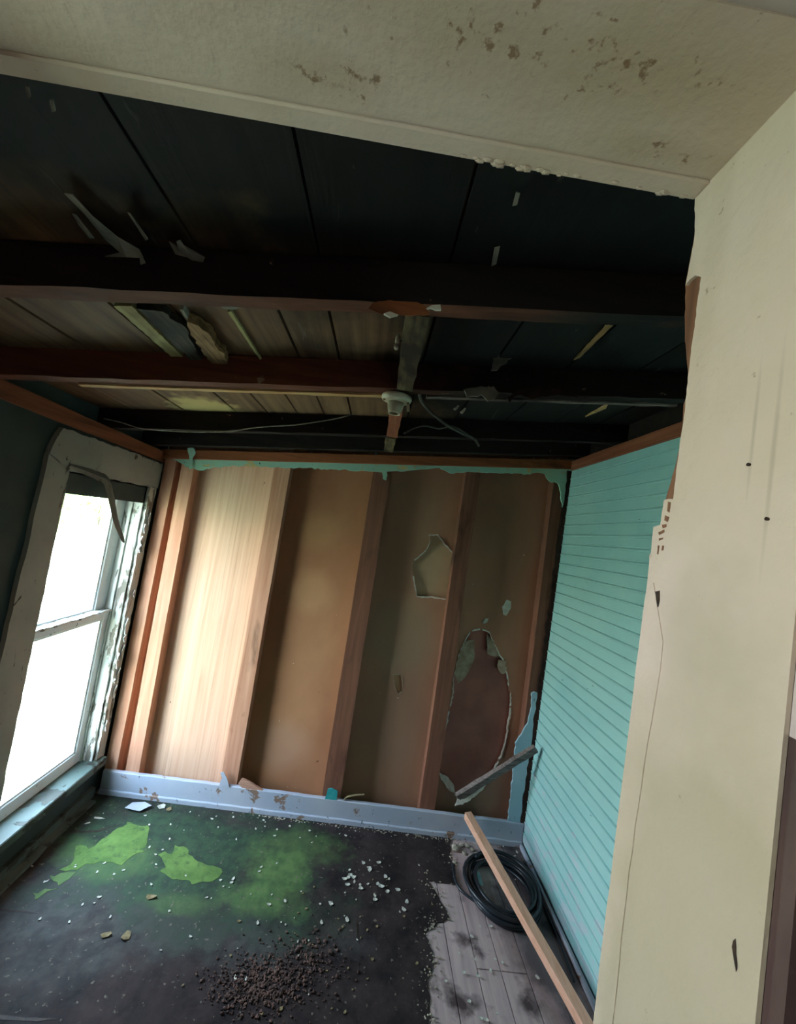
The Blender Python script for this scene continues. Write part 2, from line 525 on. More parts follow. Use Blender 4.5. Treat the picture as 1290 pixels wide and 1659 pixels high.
def slab(pts, off, bm=None):
    """prism on a closed outline"""
    bm = bm or bmesh.new()
    off = Vector(off)
    a = [bm.verts.new(p) for p in pts]
    b = [bm.verts.new(Vector(p) + off) for p in pts]
    for i in range(len(a)):
        j = (i + 1) % len(a)
        bm.faces.new((a[i], b[i], b[j], a[j]))
    for t in tessellate_polygon([[Vector(p) for p in pts]]):
        if len(set(t)) < 3: continue
        for q in ([a[i] for i in t], [b[i] for i in reversed(t)]):
            try: bm.faces.new(q)
            except ValueError: pass
    return bm


def holed(outer, holes, off):
    """board with holes through it"""
    bm = bmesh.new()
    ed = []
    for loop in [outer] + holes:
        v = [bm.verts.new(p) for p in loop]
        ed += [bm.edges.new((v[i], v[(i + 1) % len(v)])) for i in range(len(v))]
    bmesh.ops.triangle_fill(bm, use_beauty=True, edges=ed)
    g = bmesh.ops.extrude_face_region(bm, geom=list(bm.faces))
    bmesh.ops.translate(bm, vec=off, verts=[x for x in g['geom'] if isinstance(x, bmesh.types.BMVert)])
    return bm


def ribbon(loop, centre, wmin, wmax, off, keep=lambda i, n: True, closed=True):
    """ragged rim along a hole's outline, growing away from centre"""
    bm = bmesh.new()
    n = len(loop)
    off = Vector(off)
    ins, outs = [], []
    for p in loop:
        d = (p - centre).normalized()
        ww = random.uniform(wmin, wmax)
        ins.append(p - d * ww * .35); outs.append(p + d * ww)
    for i in range(n if closed else n - 1):
        if not keep(i, n): continue
        j = (i + 1) % n
        q = [ins[i], ins[j], outs[j], outs[i]]
        v = [bm.verts.new(x) for x in q] + [bm.verts.new(x + off) for x in q]
        for f in ((0, 1, 2, 3), (7, 6, 5, 4), (0, 4, 5, 1), (1, 5, 6, 2), (2, 6, 7, 3), (3, 7, 4, 0)): bm.faces.new([v[t] for t in f])
    return bm


def struct(name, bm, m, parent=None, **k):
    o = link(name, bm, m, parent, **k)
    if parent is None: o['kind'] = 'structure'
    return o


# ------------------------------------------------------------------ the shell of the two rooms
XL, XR = -1.314, 1.128                       # window wall, beadboard wall
YB, YS, YP = 2.35, 2.37, 2.445                # baseboard face, stud faces, board behind the studs
YD0, YD1 = .285, .45                         # doorway's two faces

# outside
struct('ground', BX(-60, 60, -60, 60, -.42, -.40), 'grass')

# floor: joists' depth, bare boards and the torn linoleum over them
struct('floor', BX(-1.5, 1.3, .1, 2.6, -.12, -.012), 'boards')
fb = empty('floor_boards', (.85, 1.4, 0)); fb['kind'] = 'structure'
xs = [.34, .465, .575, .683, .782, .892, 1.005, 1.126]
for i, (a, b) in enumerate(zip(xs, xs[1:])):
    cuts = [.46, 1.665, 2.355] if i in (3, 4) else [.46, 2.355] if i % 2 else [.46, 1.2, 2.355]
    for c, d in zip(cuts, cuts[1:]):
        link('plank', BX(a + .0015, b - .0015, c + .0015, d - .0015, -.02, random.uniform(-.001, .0008), bev=.0012), 'boards', fb)
tear = [(733, 1368), (729, 1389), (738, 1400), (740, 1432), (694, 1428), (704, 1443), (714, 1459), (724, 1473), (729, 1488), (710, 1495), (700, 1503), (690, 1514),
        (700, 1542), (704, 1562), (694, 1587), (697, 1643), (699, 1690)]
tp = [PZ(x, y, .004) for x, y in tear]
tp[0].y = 2.345
edge = jag(tp, .018, .005, closed=False) + [Vector((.49, 1.1, .004)), Vector((.5, .46, .004))]
o = link('linoleum_sheet', slab(edge + [Vector((-1.31, .46, .004)), Vector((-1.31, 2.345, .004))], (0, 0, -.003)), 'lino')
tag(o, 'dark torn linoleum sheet with green algae covering most of the floor', 'linoleum')

for q in ([(0, 1471), (20, 1474), (45, 1476), (62, 1480), (44, 1479), (20, 1477), (0, 1475)], [(85, 1344), (120, 1347), (158, 1345), (185, 1338), (160, 1348), (120, 1349)],
          [(0, 1644), (40, 1648), (95, 1650), (60, 1655), (0, 1652)], [(578, 1490), (581, 1500), (581, 1526), (578, 1510)]):
    link('crack', slab([PZ(x, y, .0046) for x, y in q], (0, 0, -.001)), 'nail', o)
# window wall with its opening
WY0, WY1, WZ0, WZ1 = 1.70, 2.29, .20, 1.725
bm = bmesh.new()
for q in ((.1, WY0, 0, 1.95), (WY1, 2.6, 0, 1.95), (WY0, WY1, 0, WZ0), (WY0, WY1, WZ1, 1.95)): box(bm, XL - .13, XL, q[0], q[1], q[2] - .1, q[3])
box(bm, XL - .13, XL - .045, .1, 2.6, 1.95, 2.24, sl=SL * .0)
struct('wall_left', bm, 'darkteal')
# beadboard wall
prof = []
z = .03
while z < 2.20:
    prof += [(0, z), (0, z + .040), (.0035, z + .0425), (.0045, z + .0475), (.0020, z + .0505), (-.0045, z + .0525), (-.0045, z + .0560)]
    z += .0585
bm = bmesh.new()
a = [bm.verts.new((XR - dx, .452, zz)) for dx, zz in prof]
b = [bm.verts.new((XR - dx, YP, zz)) for dx, zz in prof]
for i in range(len(prof) - 1): bm.faces.new((a[i], a[i + 1], b[i + 1], b[i]))
box(bm, XR + .006, XR + .1, .452, 2.5, -.05, 2.236)
struct('wall_right', bm, 'turq')
struct('gap_shade_fill', BX(XR + .03, XR + .1, .452, 2.6, 2.236, 2.46), 'raft_c')  # black fill painting the shade of the open space above the plate
# back wall: boards seen from behind between the studs, holes broken through two of them
wb = empty('wall_back', (0, YP, 0)); wb['kind'] = 'structure'
hole1 = [(676, 966), (671, 940), (668, 912), (672, 908), (690, 893), (697, 878), (695, 868), (709, 867), (722, 884), (732, 895), (737, 915), (733, 935), (728, 955), (724, 971), (700, 967)]
hole2 = [(739, 1289), (722, 1270), (711, 1252), (716, 1220), (722, 1180), (727, 1160), (734, 1125), (735, 1100), (742, 1068), (752, 1040), (765, 1022), (778, 1019), (792, 1025),
         (800, 1040), (810, 1064), (816, 1072), (822, 1098), (828, 1131), (824, 1163), (820, 1195), (812, 1222), (798, 1250), (785, 1272), (765, 1291), (748, 1302)]
slot = [(637, 1094), (641, 1092), (650, 1094), (652, 1104), (651, 1120), (646, 1124), (640, 1112)]
H1 = jag([PY(x, y, YP) for x, y in hole1], .012, .002)
H2 = jag([PY(x, y, YP) for x, y in hole2], .014, .004)
H3 = jag([PY(x, y, YP) for x, y in slot], .01, .002)
def bay(x0, x1, hs, m):
    z1 = lambda x: 2.24 + SL * x
    link('board', holed([Vector((x0, YP, -.02)), Vector((x1, YP, -.02)), Vector((x1, YP, z1(x1))), Vector((x0, YP, z1(x0)))], hs, Vector((0, .012, 0))), m, wb)
bay(-1.32, -.585, [], 'ply')
bay(-.585, -.02, [], 'kraft_a')
bay(-.02, .53, [H1, H3], 'kraft_b')
bay(.53, 1.14, [H2], 'kraft_c')
c1 = sum(H1, Vector()) / len(H1); c2 = sum(H2, Vector()) / len(H2)
r = link('torn_edge', ribbon(H1, c1, .003, .008, (0, -.004, 0), lambda i, n: not (n * .12 < i < n * .2)), 'gypsum', wb)
r = link('torn_edge', ribbon(H2, c2, .003, .009, (0, -.005, 0), lambda i, n: random.random() < .9), 'gypsum', wb)
c3 = sum(H3, Vector()) / len(H3)
link('torn_edge', ribbon(H3, c3, .002, .006, (0, -.003, 0), lambda i, n: random.random() < .7), 'torn_paper', wb)
for q, mm in (([(742, 1068), (752, 1040), (768, 1036), (770, 1062), (764, 1080), (752, 1100), (742, 1108), (737, 1090)], 'torn_paper'),
              ([(789, 1028), (800, 1040), (810, 1064), (800, 1064), (790, 1060)], 'torn_paper'),
              ([(711, 1252), (722, 1270), (739, 1289), (735, 1270), (724, 1258)], 'gypsum'),
              ([(808, 1068), (820, 1070), (819, 1092), (812, 1092), (806, 1082)], 'torn_paper')):
    link('torn_flap', slab(jag([PY(x, y, YP - .006) for x, y in q], .012, .003), (0, .004, 0)), mm, wb)
box_b = BX(-.02, .535, YP + .020, YP + .032, -.02, 2.3)
link('board_behind', box_b, 'beige', wb)
link('board_behind', BX(.54, 1.14, YP + .020, YP + .032, -.02, 2.4), 'redbrown', wb)
link('sheathing', BX(-1.45, 1.24, 2.55, 2.6, -.1, 2.6), 'outer', wb)

# roof boards, gaps between them
ce = empty('ceiling', (0, 1.4, 2.23)); ce['kind'] = 'structure'
for y0, y1, gp, gx in ((.40, .80, .0025, [-1.46, -.44, -.204, .06, .62, 1.25]),
                       (.8005, 2.6, .004, [-1.46, -1.22, -.98, -.745, -.60, -.46, -.335, -.208, .06, .29, .535, .78, 1.0, 1.25])):
    for a, b in zip(gx, gx[1:]):
        lift = random.uniform(0, .004)
        link('roof_board', BX(a + gp, b - gp, y0, y1, 2.231 + lift, 2.252 + lift, sl=SL), 'deck', ce)
link('roof_cover', BX(-1.6, 1.4, .30, 2.7, 2.256, 2.30, sl=SL), 'raft_c', ce)

# the doorway wall and the near room behind the viewer
wf = empty('wall_front', (0, .36, 0)); wf['kind'] = 'structure'
XJ, XJ0 = .322, -.62
skin = [(1130, 320), (1126, 380), (1117, 430), (1110.6, 461.7), (1118, 452), (1126.6, 446), (1136, 449), (1130, 490), (1126.6, 521), (1118, 580), (1115, 611), (1112, 639), (1109, 673),
        (1105.5, 698), (1100, 730), (1097, 753), (1094, 780), (1091, 808), (1076, 810), (1073, 830), (1070, 850), (1059, 854), (1056, 880), (1055, 896), (1051.5, 900)]
pts = [PX(x, y, XJ) for x, y in skin]
pts[0] = Vector((XJ, YD1, 2.155))
outl = [Vector((XJ, p.y, p.z)) for p in jag(pts, .006, .0006, closed=False)]
outl += jag([Vector((XJ, YD1, 1.69)), Vector((XJ, YD1 + .001, .9)), Vector((XJ, YD1, 0))], .03, .001, closed=False)
outl += [Vector((XJ, YD0, 0)), Vector((XJ, YD0, 2.155))]
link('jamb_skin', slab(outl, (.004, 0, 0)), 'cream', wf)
sp_ = [PX(x, y, XJ + .0045) for x, y in ((1111, 462), (1110, 510), (1110.5, 560), (1116, 612), (1113, 640), (1108, 655), (1105, 690), (1107, 705), (1099, 735), (1090, 770), (1079, 808))]
sp_ = [Vector((XJ + .0045, .440, 2.16))] + jag(sp_, .008, .0006, closed=False) + [Vector((XJ + .0045, .438, 1.72)), Vector((XJ + .0045, .438, 0)), Vector((XJ + .0045, YD0 + .005, 0)), Vector((XJ + .0045, YD0 + .005, 2.16))]
link('jamb_stud', slab(sp_, (.0955, 0, 0)), 'stud_side', wf)
link('face_board', BX(XJ + .0045, 2.05, YD0 - .012, YD0, 1.57, 2.45), 'pinkwall', wf)
link('face_board', BX(XJ + .0045, 2.05, YD0 - .014, YD0, 0, 1.57), 'wall_shade', wf)  # lower part coloured dark as the shadow falling there
link('face_board', BX(-1.45, XJ0, YD0 - .012, YD0, 0, 2.45), 'pinkwall', wf)
link('face_board', BX(XJ0, XJ + .0045, YD0 - .012, YD0, 2.136, 2.44, sl=.025), 'pinkwall', wf)
link('infill', BX(XJ + .1, 2.05, YD0 + .012, YD1, 0, 2.6), 'stud_side', wf)
link('infill', BX(-1.5, XJ0, YD0 + .012, YD1, 0, 2.5), 'cream', wf)
link('infill', BX(XJ0, XJ + .1, YD0 + .012, YD1 - .012, 2.15, 2.46), 'stud_side', wf)
link('soffit', BX(XJ0, XJ + .001, YD0, YD1 - .026, 2.134, 2.15, sl=.025), 'cream', wf)
bm = BX(XJ0, XJ + .001, YD1 - .0255, YD1, 2.1305, 2.15, sl=.025, bev=.002)
link('edge_bead', bm, 'cream', wf)
# ragged plaster crumbs along the under edge by the corner
bm = bmesh.new()
for i in range(26):
    x = random.uniform(.02, .31)
    s = random.uniform(.002, .005)
    bmesh.ops.create_icosphere(bm, subdivisions=1, radius=s, matrix=Matrix.Translation((x, YD1 - random.uniform(.001, .006), 2.1305 + .025 * x)) @ Matrix.Diagonal((1.6, .8, .7, 1)))
link('plaster_crumbs', bm, 'cream', wf)
# corner strip on the jamb: a bead of plaster with a crack beside it, broken off above
q = [(1076, 1040), (1070, 1085), (1058, 1160), (1045, 1240), (1030, 1340), (1016, 1450), (1000, 1600)]
cp = [PX(x, y, XJ) for x, y in q]
st = [Vector((XJ, min(p.y, YD1 - .012), p.z)) for p in cp]
st = [Vector((XJ, p.y + random.uniform(-.0008, .0008), p.z)) for p in jag(st, .02, .0006, closed=False)]
out2 = st + [Vector((XJ, st[-1].y, 0)), Vector((XJ, YD1 - .001, 0)), Vector((XJ, YD1 - .001, st[0].z + .02)), Vector((XJ, YD1 - .012, st[0].z + .06))]
link('corner_strip', slab(out2, (-.001, 0, 0)), 'cream', wf)
# peeled spots, gouges and cracks of the plaster
def gouge(pl, name='gouge', m='nail', d=.0012, amp=.0008):
    link(name, slab(jag([PX(x, y, XJ - .0004) for x, y in pl], .004, amp), (-d * .3, 0, 0)), m, wf)
gouge([(1062, 958), (1070, 957), (1069, 972), (1067, 984), (1061, 983), (1064, 970)])
gouge([(1188, 1523), (1193, 1522), (1192, 1545), (1196, 1572), (1193, 1574), (1188, 1548)])
for q in ([(1083, 812), (1087, 814), (1085, 830), (1081, 828)], [(1078, 835), (1085, 838), (1082, 846), (1077, 843)], [(1073, 850), (1080, 849), (1080, 854), (1074, 856)],
          [(1067, 862), (1076, 858), (1077, 862), (1068, 867)], [(1068, 872), (1075, 871), (1074, 874), (1068, 876)], [(1066, 884), (1069, 884), (1067, 898), (1065, 897)],
          [(1073, 884), (1076, 884), (1075, 892), (1072, 892)]):
    gouge(q, 'peeled_spot', 'stud_side', .0008, .0004)
link('near_floor', BX(-1.45, 2.1, -1.8, YD0 + .17, -.12, -.002), 'nearfloor', wf)
link('near_ceiling', BX(-1.45, 2.1, -1.8, YD0 + .02, 2.45, 2.5), 'pinkwall', wf)
for q in ((-1.45, -1.4, -1.85, -.57, -.1, 2.5), (-1.45, -1.4, -.08, .273, -.1, 2.5), (-1.45, -1.4, -.57, -.08, -.1, 1.32), (-1.45, -1.4, -.57, -.08, 2.05, 2.5),
          (2.05, 2.1, -1.85, .45, -.1, 2.5), (-1.45, 2.1, -1.85, -1.8, -.1, 2.5)):
    link('near_wall', BX(*q), 'pinkwall', wf)  # the gap left near the door is an added window for the jamb's light
for (x, y) in ((1215, 753), (1245, 841)):
    p = PX(x, y, XJ)
    bm = bmesh.new()
    bmesh.ops.create_cone(bm, cap_ends=True, segments=10, radius1=.0016, radius2=.0013, depth=.004, matrix=Matrix.Translation(p) @ Matrix.Rotation(math.pi / 2, 4, 'Y'))
    o = link('nail', bm, 'nail')
    tag(o, 'rusty nail head in the cream door jamb, ' + ('upper of the two' if y < 800 else 'lower and larger of the two'), 'nail')

# plates on top of the walls
struct('trim_1', BX(XL, XR, YB, YP + .06, 2.082, 2.139, sl=SL, bev=.003), 'plate')
struct('trim_2', BX(XR - .012, XR + .05, .452, YB, 2.232, 2.292, bev=.003), 'plate_side')
bm = bar((XL - .01, .452, 1.975), (XL - .01, YP, 1.905), .05, .062, seg=14, rag=.002, bev=0)
struct('trim_3', bm, 'plate_side')
# baseboard and shoe mould
bm = bmesh.new()
nseg = 60
for (z0, z1, y0) in ((.028, .128, YB), (-.0, .030, YB - .008)):
    rows = []
    for i in range(nseg + 1):
        x = XL + .03 + (XR - XL - .035) * i / nseg
        t = random.uniform(-.0015, .0015)
        rows.append([bm.verts.new(v) for v in ((x, y0, z0), (x, y0, z1 - .004 + t), (x, y0 + .004, z1 + t), (x, YS - .0005, z1 + t), (x, YS - .0005, z0))])
    for a, b in zip(rows, rows[1:]):
        for i in range(5): bm.faces.new((a[i], a[(i + 1) % 5], b[(i + 1) % 5], b[i]))
    bm.faces.new(rows[0]); bm.faces.new(rows[-1])
struct('baseboard_back', bm, 'base_paint')
struct('baseboard_right', bar((XR - .012, .46, .012), (XR - .012, YB - .01, .012), .018, .024, bev=.004), 'base_paint')
bm = bar((XL + .012, .46, .03), (XL + .012, YB - .03, .03), .02, .05, seg=20, rag=.002)
bar((XL + .045, 1.5, .008), (XL + .04, 2.28, .010), .04, .012, seg=10, rag=.003, bm=bm)
struct('baseboard_left', bm, 'sillpaint')

# ------------------------------------------------------------------ window
wi = empty('window_1', (XL, 2.0, WZ0)); wi['kind'] = 'structure'
bm = jag([Vector((XL + .001, 1.585, 1.775)), Vector((XL + .001, 1.70, 1.722)), Vector((XL + .001, 2.36, 1.722)), Vector((XL + .001, 2.36, 1.865)), Vector((XL + .001, 1.62, 1.885)), Vector((XL + .001, 1.60, 1.83))], .025, .005)
link('head_casing', slab(bm, (.02, 0, 0)), 'casing', wi)
link('side_casing', slab(jag([Vector((XL + .001, 1.545, .16)), Vector((XL + .001, 1.70, .16)), Vector((XL + .001, 1.70, 1.72)), Vector((XL + .001, 1.585, 1.77))], .05, .003), (.018, 0, 0)), 'casing', wi)
link('side_casing', slab(jag([Vector((XL + .001, 2.291, .16)), Vector((XL + .001, 2.352, .16)), Vector((XL + .001, 2.352, 1.721)), Vector((XL + .001, 2.291, 1.721))], .03, .004), (.016, 0, 0)), 'casing_flaky', wi)
bm = bmesh.new()
box(bm, XL - .13, XL, WY1 - .012, WY1, WZ0, WZ1)
box(bm, XL - .13, XL, WY0, WY0 + .012, WZ0, WZ1)
box(bm, XL - .13, XL, WY0 + .012, WY1 - .012, WZ1 - .012, WZ1)
box(bm, XL - .062, XL - .048, WY1 - .024, WY1 - .012, WZ0, WZ1 - .012)       # stops
box(bm, XL - .062, XL - .048, WY0 + .012, WY0 + .024, WZ0, WZ1 - .012)
link('window_frame', bm, 'casing_flaky', wi)
bm = BX(XL - .13, XL + .045, WY0 - .05, WY1 + .05, WZ0 - .03, WZ0 + .012, bev=.004)
link('window_sill', bm, 'sillpaint', wi)


def sash(name, x0, x1, z0, z1, rail_b, rail_t, gy0, gy1):
    bm = bmesh.new()
    y0, y1 = WY0 + .013, WY1 - .013
    box(bm, x0, x1, y0, gy0, z0, z1, bev=.003); box(bm, x0, x1, gy1, y1, z0, z1, bev=.003)
    box(bm, x0, x1, gy0, gy1, z0, z0 + rail_b, bev=.003); box(bm, x0, x1, gy0, gy1, z1 - rail_t, z1, bev=.003)
    xm = (x0 + x1) / 2
    bm2 = bmesh.new()                                                         # stepped glazing bead
    box(bm2, xm - .006, x1 - .006, gy1 - .012, gy1, z0 + rail_b, z1 - rail_t)
    box(bm2, xm - .006, x1 - .006, gy0, gy0 + .012, z0 + rail_b, z1 - rail_t)
    box(bm2, xm - .006, x1 - .006, gy0 + .012, gy1 - .012, z1 - rail_t - .01, z1 - rail_t)
    box(bm2, xm - .006, x1 - .006, gy0 + .012, gy1 - .012, z0 + rail_b, z0 + rail_b + .01)
    o = link(name, bm, 'sash', wi)
    link('glazing_bead', bm2, 'sash', o)
    link('pane', BX(xm - .0105, xm - .0065, gy0, gy1, z0 + rail_b, z1 - rail_t), 'glass', o)
    return o


up = sash('upper_sash', XL - .118, XL - .088, .99, 1.712, .035, .045, 1.745, 2.195)
lo = sash('lower_sash', XL - .086, XL - .056, .213, 1.018, .062, .036, 1.745, 2.225)
bm = bar((XL - .070, WY0 + .014, 1.022), (XL - .070, WY1 - .014, 1.022), .046, .010, seg=26, rag=.0025)
link('meeting_rail', bm, 'sash_flaky', wi)
# strips of paint curling off the right casing
for i in range(16):
    z = random.uniform(.35, 1.66)
    h = random.uniform(.02, .09)
    y = random.uniform(2.288, 2.325)
    p = [Vector((XL + .019, y + random.uniform(-.004, .004), z + h * t)) for t in (0, .5, 1)]
    bm = bmesh.new()
    wv = []
    for t, pp in enumerate(p):
        c = .004 + .01 * abs(t - 1)
        wv.append([bm.verts.new(pp + Vector((c, -.007, 0))), bm.verts.new(pp + Vector((0, .008, 0))), bm.verts.new(pp + Vector((.001, .008, 0))), bm.verts.new(pp + Vector((c + .001, -.007, 0)))])
    for a, b in zip(wv, wv[1:]):
        for j in range(4): bm.faces.new((a[j], a[(j + 1) % 4], b[(j + 1) % 4], b[j]))
    bm.faces.new(wv[0]); bm.faces.new(wv[-1])
    link('paint_curl', bm, 'sash', wi)
# strip hanging from the head casing
pts = [PX(112, 754, XL + .03), PX(135, 762, XL + .035), PX(158, 771, XL + .04), PX(172, 779, XL + .045), PX(180, 805, XL + .05), PX(187, 840, XL + .05), PX(196, 866, XL + .045), PX(201, 878, XL + .045)]
sp = spline(pts, 6)
bm = bmesh.new()
rows = []
for i, p in enumerate(sp):
    f = i / len(sp)
    ww = .009 + .014 * math.sin(math.pi * min(1, f * 1.02)) + random.uniform(-.0015, .0015)
    d = (sp[min(i + 1, len(sp) - 1)] - sp[max(i - 1, 0)]).normalized()
    s = d.cross(Vector((1, 0, .15))).normalized()
    rows.append([bm.verts.new(p + s * ww), bm.verts.new(p + Vector((.006, 0, 0))), bm.verts.new(p - s * ww), bm.verts.new(p - Vector((.002, 0, 0)))])
for a, b in zip(rows, rows[1:]):
    for j in range(4): bm.faces.new((a[j], a[(j + 1) % 4], b[(j + 1) % 4], b[j]))
bm.faces.new(rows[0]); bm.faces.new(rows[-1])
tag(link('peeling_strip', bm, 'strip_grey'), 'grey paint strip peeled loose and dangling from the window head casing', 'paint strip')

# ------------------------------------------------------------------ studs
def stud(x0, x1, m, label, lean=0.0):
    bm = bmesh.new()
    n = 14
    rows = []
    for i in range(n + 1):
        f = i / n
        z = .0 + f * (2.083 + SL * (x0 + x1) / 2)
        dx = lean * f
        j = lambda: random.uniform(-.0012, .0012)
        rows.append([bm.verts.new(v) for v in ((x0 + dx + j(), YS, z), (x1 + dx + j(), YS, z), (x1 + dx, YP - .001, z), (x0 + dx, YP - .001, z))])
    for a, b in zip(rows, rows[1:]):
        for k_ in range(4): bm.faces.new((a[k_], a[(k_ + 1) % 4], b[(k_ + 1) % 4], b[k_]))
    bm.faces.new(rows[0]); bm.faces.new(rows[-1])
    tag(link('wall_stud', bm, m), label, 'stud', 'exposed studs of the back wall')


def sx_at(px, py): return PY(px, py, YS).x
stud(-1.29, -1.225, 'lumber', 'narrow orange wall stud in the corner beside the window casing')
stud(sx_at(205, 1240), sx_at(227, 1240), 'lumber', 'pale pinkish wall stud just left of the wide plywood sheet', -.018)
stud(sx_at(362, 1240), sx_at(389, 1240), 'lumber', 'orange brown wall stud along the right edge of the plywood sheet', -.012)
stud(sx_at(530, 1240), sx_at(560, 1240), 'lumber_dark', 'reddish wall stud behind the green strip drip, in the middle of the back wall', -.012)
stud(sx_at(683, 1290), sx_at(708, 1290), 'lumber_dark', 'dark wall stud between the small hole and the big torn hole', -.025)
stud(sx_at(832, 1325), sx_at(850, 1325), 'lumber_dark', 'dark wall stud beside the corner with the turquoise boards', -.035)

# remains of the painted wallboard on the stud faces
yb = YS - .012
q = [(266, 738), (420, 741), (620, 743), (780, 744), (929, 744), (929, 768), (921, 800), (912, 822), (909, 800), (905, 783), (890, 780), (884, 768), (878, 766), (850, 768),
     (800, 766), (760, 765), (730, 767), (712, 757), (690, 760), (640, 764), (628, 764), (626, 778), (620, 776), (619, 764), (560, 761), (480, 758), (420, 756), (370, 755), (345, 757), (325, 762), (306, 758)]
p0 = [PY(x, y, yb) for x, y in q]
tag(link('painted_strip', slab(jag(p0, .018, .005), (0, .011, 0)), 'green_strip'), 'pale green torn wallboard strip left under the top plate of the back wall', 'wallboard strip')
bm = slab(jag([PY(x, y, YB - .004) for x, y in [(303, 726), (313, 725), (318, 733), (312, 742), (311, 760), (306, 760), (307, 742)]], .008, .002), (0, .003, 0))
tag(link('paint_drip', bm, 'green_strip'), 'small pale green paint curl hanging across the top plate near the window', 'paint curl')
q = [(862, 1122), (875, 1122), (873, 1160), (868, 1200), (862, 1250), (856, 1300), (850, 1340), (822, 1336), (828, 1290), (832, 1245), (836, 1205), (845, 1190), (856, 1172), (861, 1150)]
tag(link('painted_strip', slab(jag([PY(x, y, yb) for x, y in q], .016, .004), (0, .011, 0)), 'blue_strip'), 'pale blue torn wallboard strip standing in the lower right corner', 'wallboard strip')
# ragged dark corner post between the back wall and the beadboard
bm = bmesh.new()
rows = []
for i in range(71):
    z = .03 + i / 70 * 2.2
    ww = random.uniform(.022, .032)
    rows.append([bm.verts.new(v) for v in ((XR - ww, YS - .012, z), (XR - .001, YS - .016, z), (XR - .001, YP - .001, z), (XR - ww - .005, YP - .001, z))])
for a, b in zip(rows, rows[1:]):
    for k_ in range(4): bm.faces.new((a[k_], a[(k_ + 1) % 4], b[(k_ + 1) % 4], b[k_]))
bm.faces.new(rows[0]); bm.faces.new(rows[-1])
struct('trim_4', bm, 'dark_gap')

# ------------------------------------------------------------------ rafters and what hangs about them
def rafter(y, m, label, under='raft_c', x0=XL - .1, x1=XR + .05, d=.09, t=.045):
    bm = bmesh.new()
    n = 40
    rows = []
    for i in range(n + 1):
        x = x0 + (x1 - x0) * i / n
        j = lambda s=.002: random.uniform(-s, s)
        zt = roof(x) - .0005
        rows.append([bm.verts.new(v) for v in ((x, y - t / 2 + j(), zt - d + j()), (x, y + t / 2 + j(), zt - d + j()), (x, y + t / 2, zt), (x, y - t / 2, zt))])
    for a, b in zip(rows, rows[1:]):
        for k_ in range(4): bm.faces.new((a[k_], a[(k_ + 1) % 4], b[(k_ + 1) % 4], b[k_]))
    bm.faces.new(rows[0]); bm.faces.new(rows[-1])
    o = link('rafter', bm, [m, under])
    for i, p in enumerate(o.data.polygons):
        if p.normal.z < -.8: p.material_index = 1
    tag(o, label, 'rafter', 'roof rafters')


rafter(.80, 'raft_a', 'black sooty rafter closest to the doorway, with an orange bare patch at its middle', 'raft_under')
rafter(1.28, 'raft_b', 'reddish brown rafter just in front of the porcelain lamp holder', 'raft_b')
rafter(1.90, 'raft_c', 'black rafter behind the porcelain lamp holder')
rafter(2.25, 'raft_c', 'black rafter right above the top plate of the back wall')
# bare orange patch on the first rafter
q = [(596, 500), (604, 490), (640, 488), (676, 489), (690, 498), (696, 510), (650, 512), (610, 508)]
tag(link('bare_patch', slab(jag([PY(x, y, .7745) for x, y in q], .01, .002), (0, -.002, 0)), 'plate'), 'orange splintered wood patch on the lower edge of the front rafter', 'wood splinter')
# bridging blocks
def zb(x, extra=0.0): return roof(x, .09) - extra
bm = bar((.012, .822, zb(.03, -.022)), (.016, 1.262, zb(.03, -.018)), .052, .05, seg=10, rag=.002)
tag(link('bridging_block', bm, 'block'), 'grey green wooden block bridging the front rafter and the lamp holder rafter', 'wood block')
bm = bar((.0, 1.302, zb(0, -.02)), (.0, 1.876, zb(0, -.016)), .05, .05, seg=8, rag=.002)
tag(link('bridging_block', bm, 'plate_side'), 'brown wooden block running back from behind the porcelain lamp holder', 'wood block')
bm = bar((-.005, 1.924, zb(0, -.02)), (-.005, 2.228, zb(0, -.016)), .05, .05, seg=8, rag=.003)
tag(link('bridging_block', bm, 'block'), 'flaking wooden block between the two rearmost rafters', 'wood block')
# pale lath under the second rafter
a, b = PY(128, 626, 1.31), PY(630, 651, 1.31)
bm = bar((a.x, 1.315, zb(a.x, .004)), (b.x, 1.315, zb(b.x, .004)), .022, .007, seg=20, rag=.0012)
tag(link('lath', bm, 'lath'), 'long pale lath nailed along the bottom of the reddish rafter', 'lath')
a, b = PY(690, 655, 1.3), PY(1100, 655, 1.3)
bm = bar((a.x, 1.315, zb(a.x, .003)), (b.x, 1.315, zb(b.x, .003)), .02, .006, seg=16, rag=.002)
tag(link('lath', bm, 'broken'), 'thin grey lath under the rafter right of the porcelain lamp holder', 'lath')

# lamp holder
L = Vector((-.005, 1.318, 0)); L.z = zb(0) - .006
root = empty('lamp_holder', L)
tag(root, 'old white porcelain ceiling lamp holder without a bulb', 'lamp holder')


def lathe(prof_, c, n=28, m='porcelain', name='socket', parent=None):
    bm = bmesh.new()
    rr = [[bm.verts.new(c + Vector((r_ * math.cos(2 * math.pi * i / n), r_ * math.sin(2 * math.pi * i / n), z_))) for i in range(n)] for r_, z_ in prof_]
    for a, b in zip(rr, rr[1:]):
        for i in range(n): bm.faces.new((a[i], a[(i + 1) % n], b[(i + 1) % n], b[i]))
    bm.faces.new(rr[0]); bm.faces.new(rr[-1])
    return link(name, bm, m, parent, smooth=True)


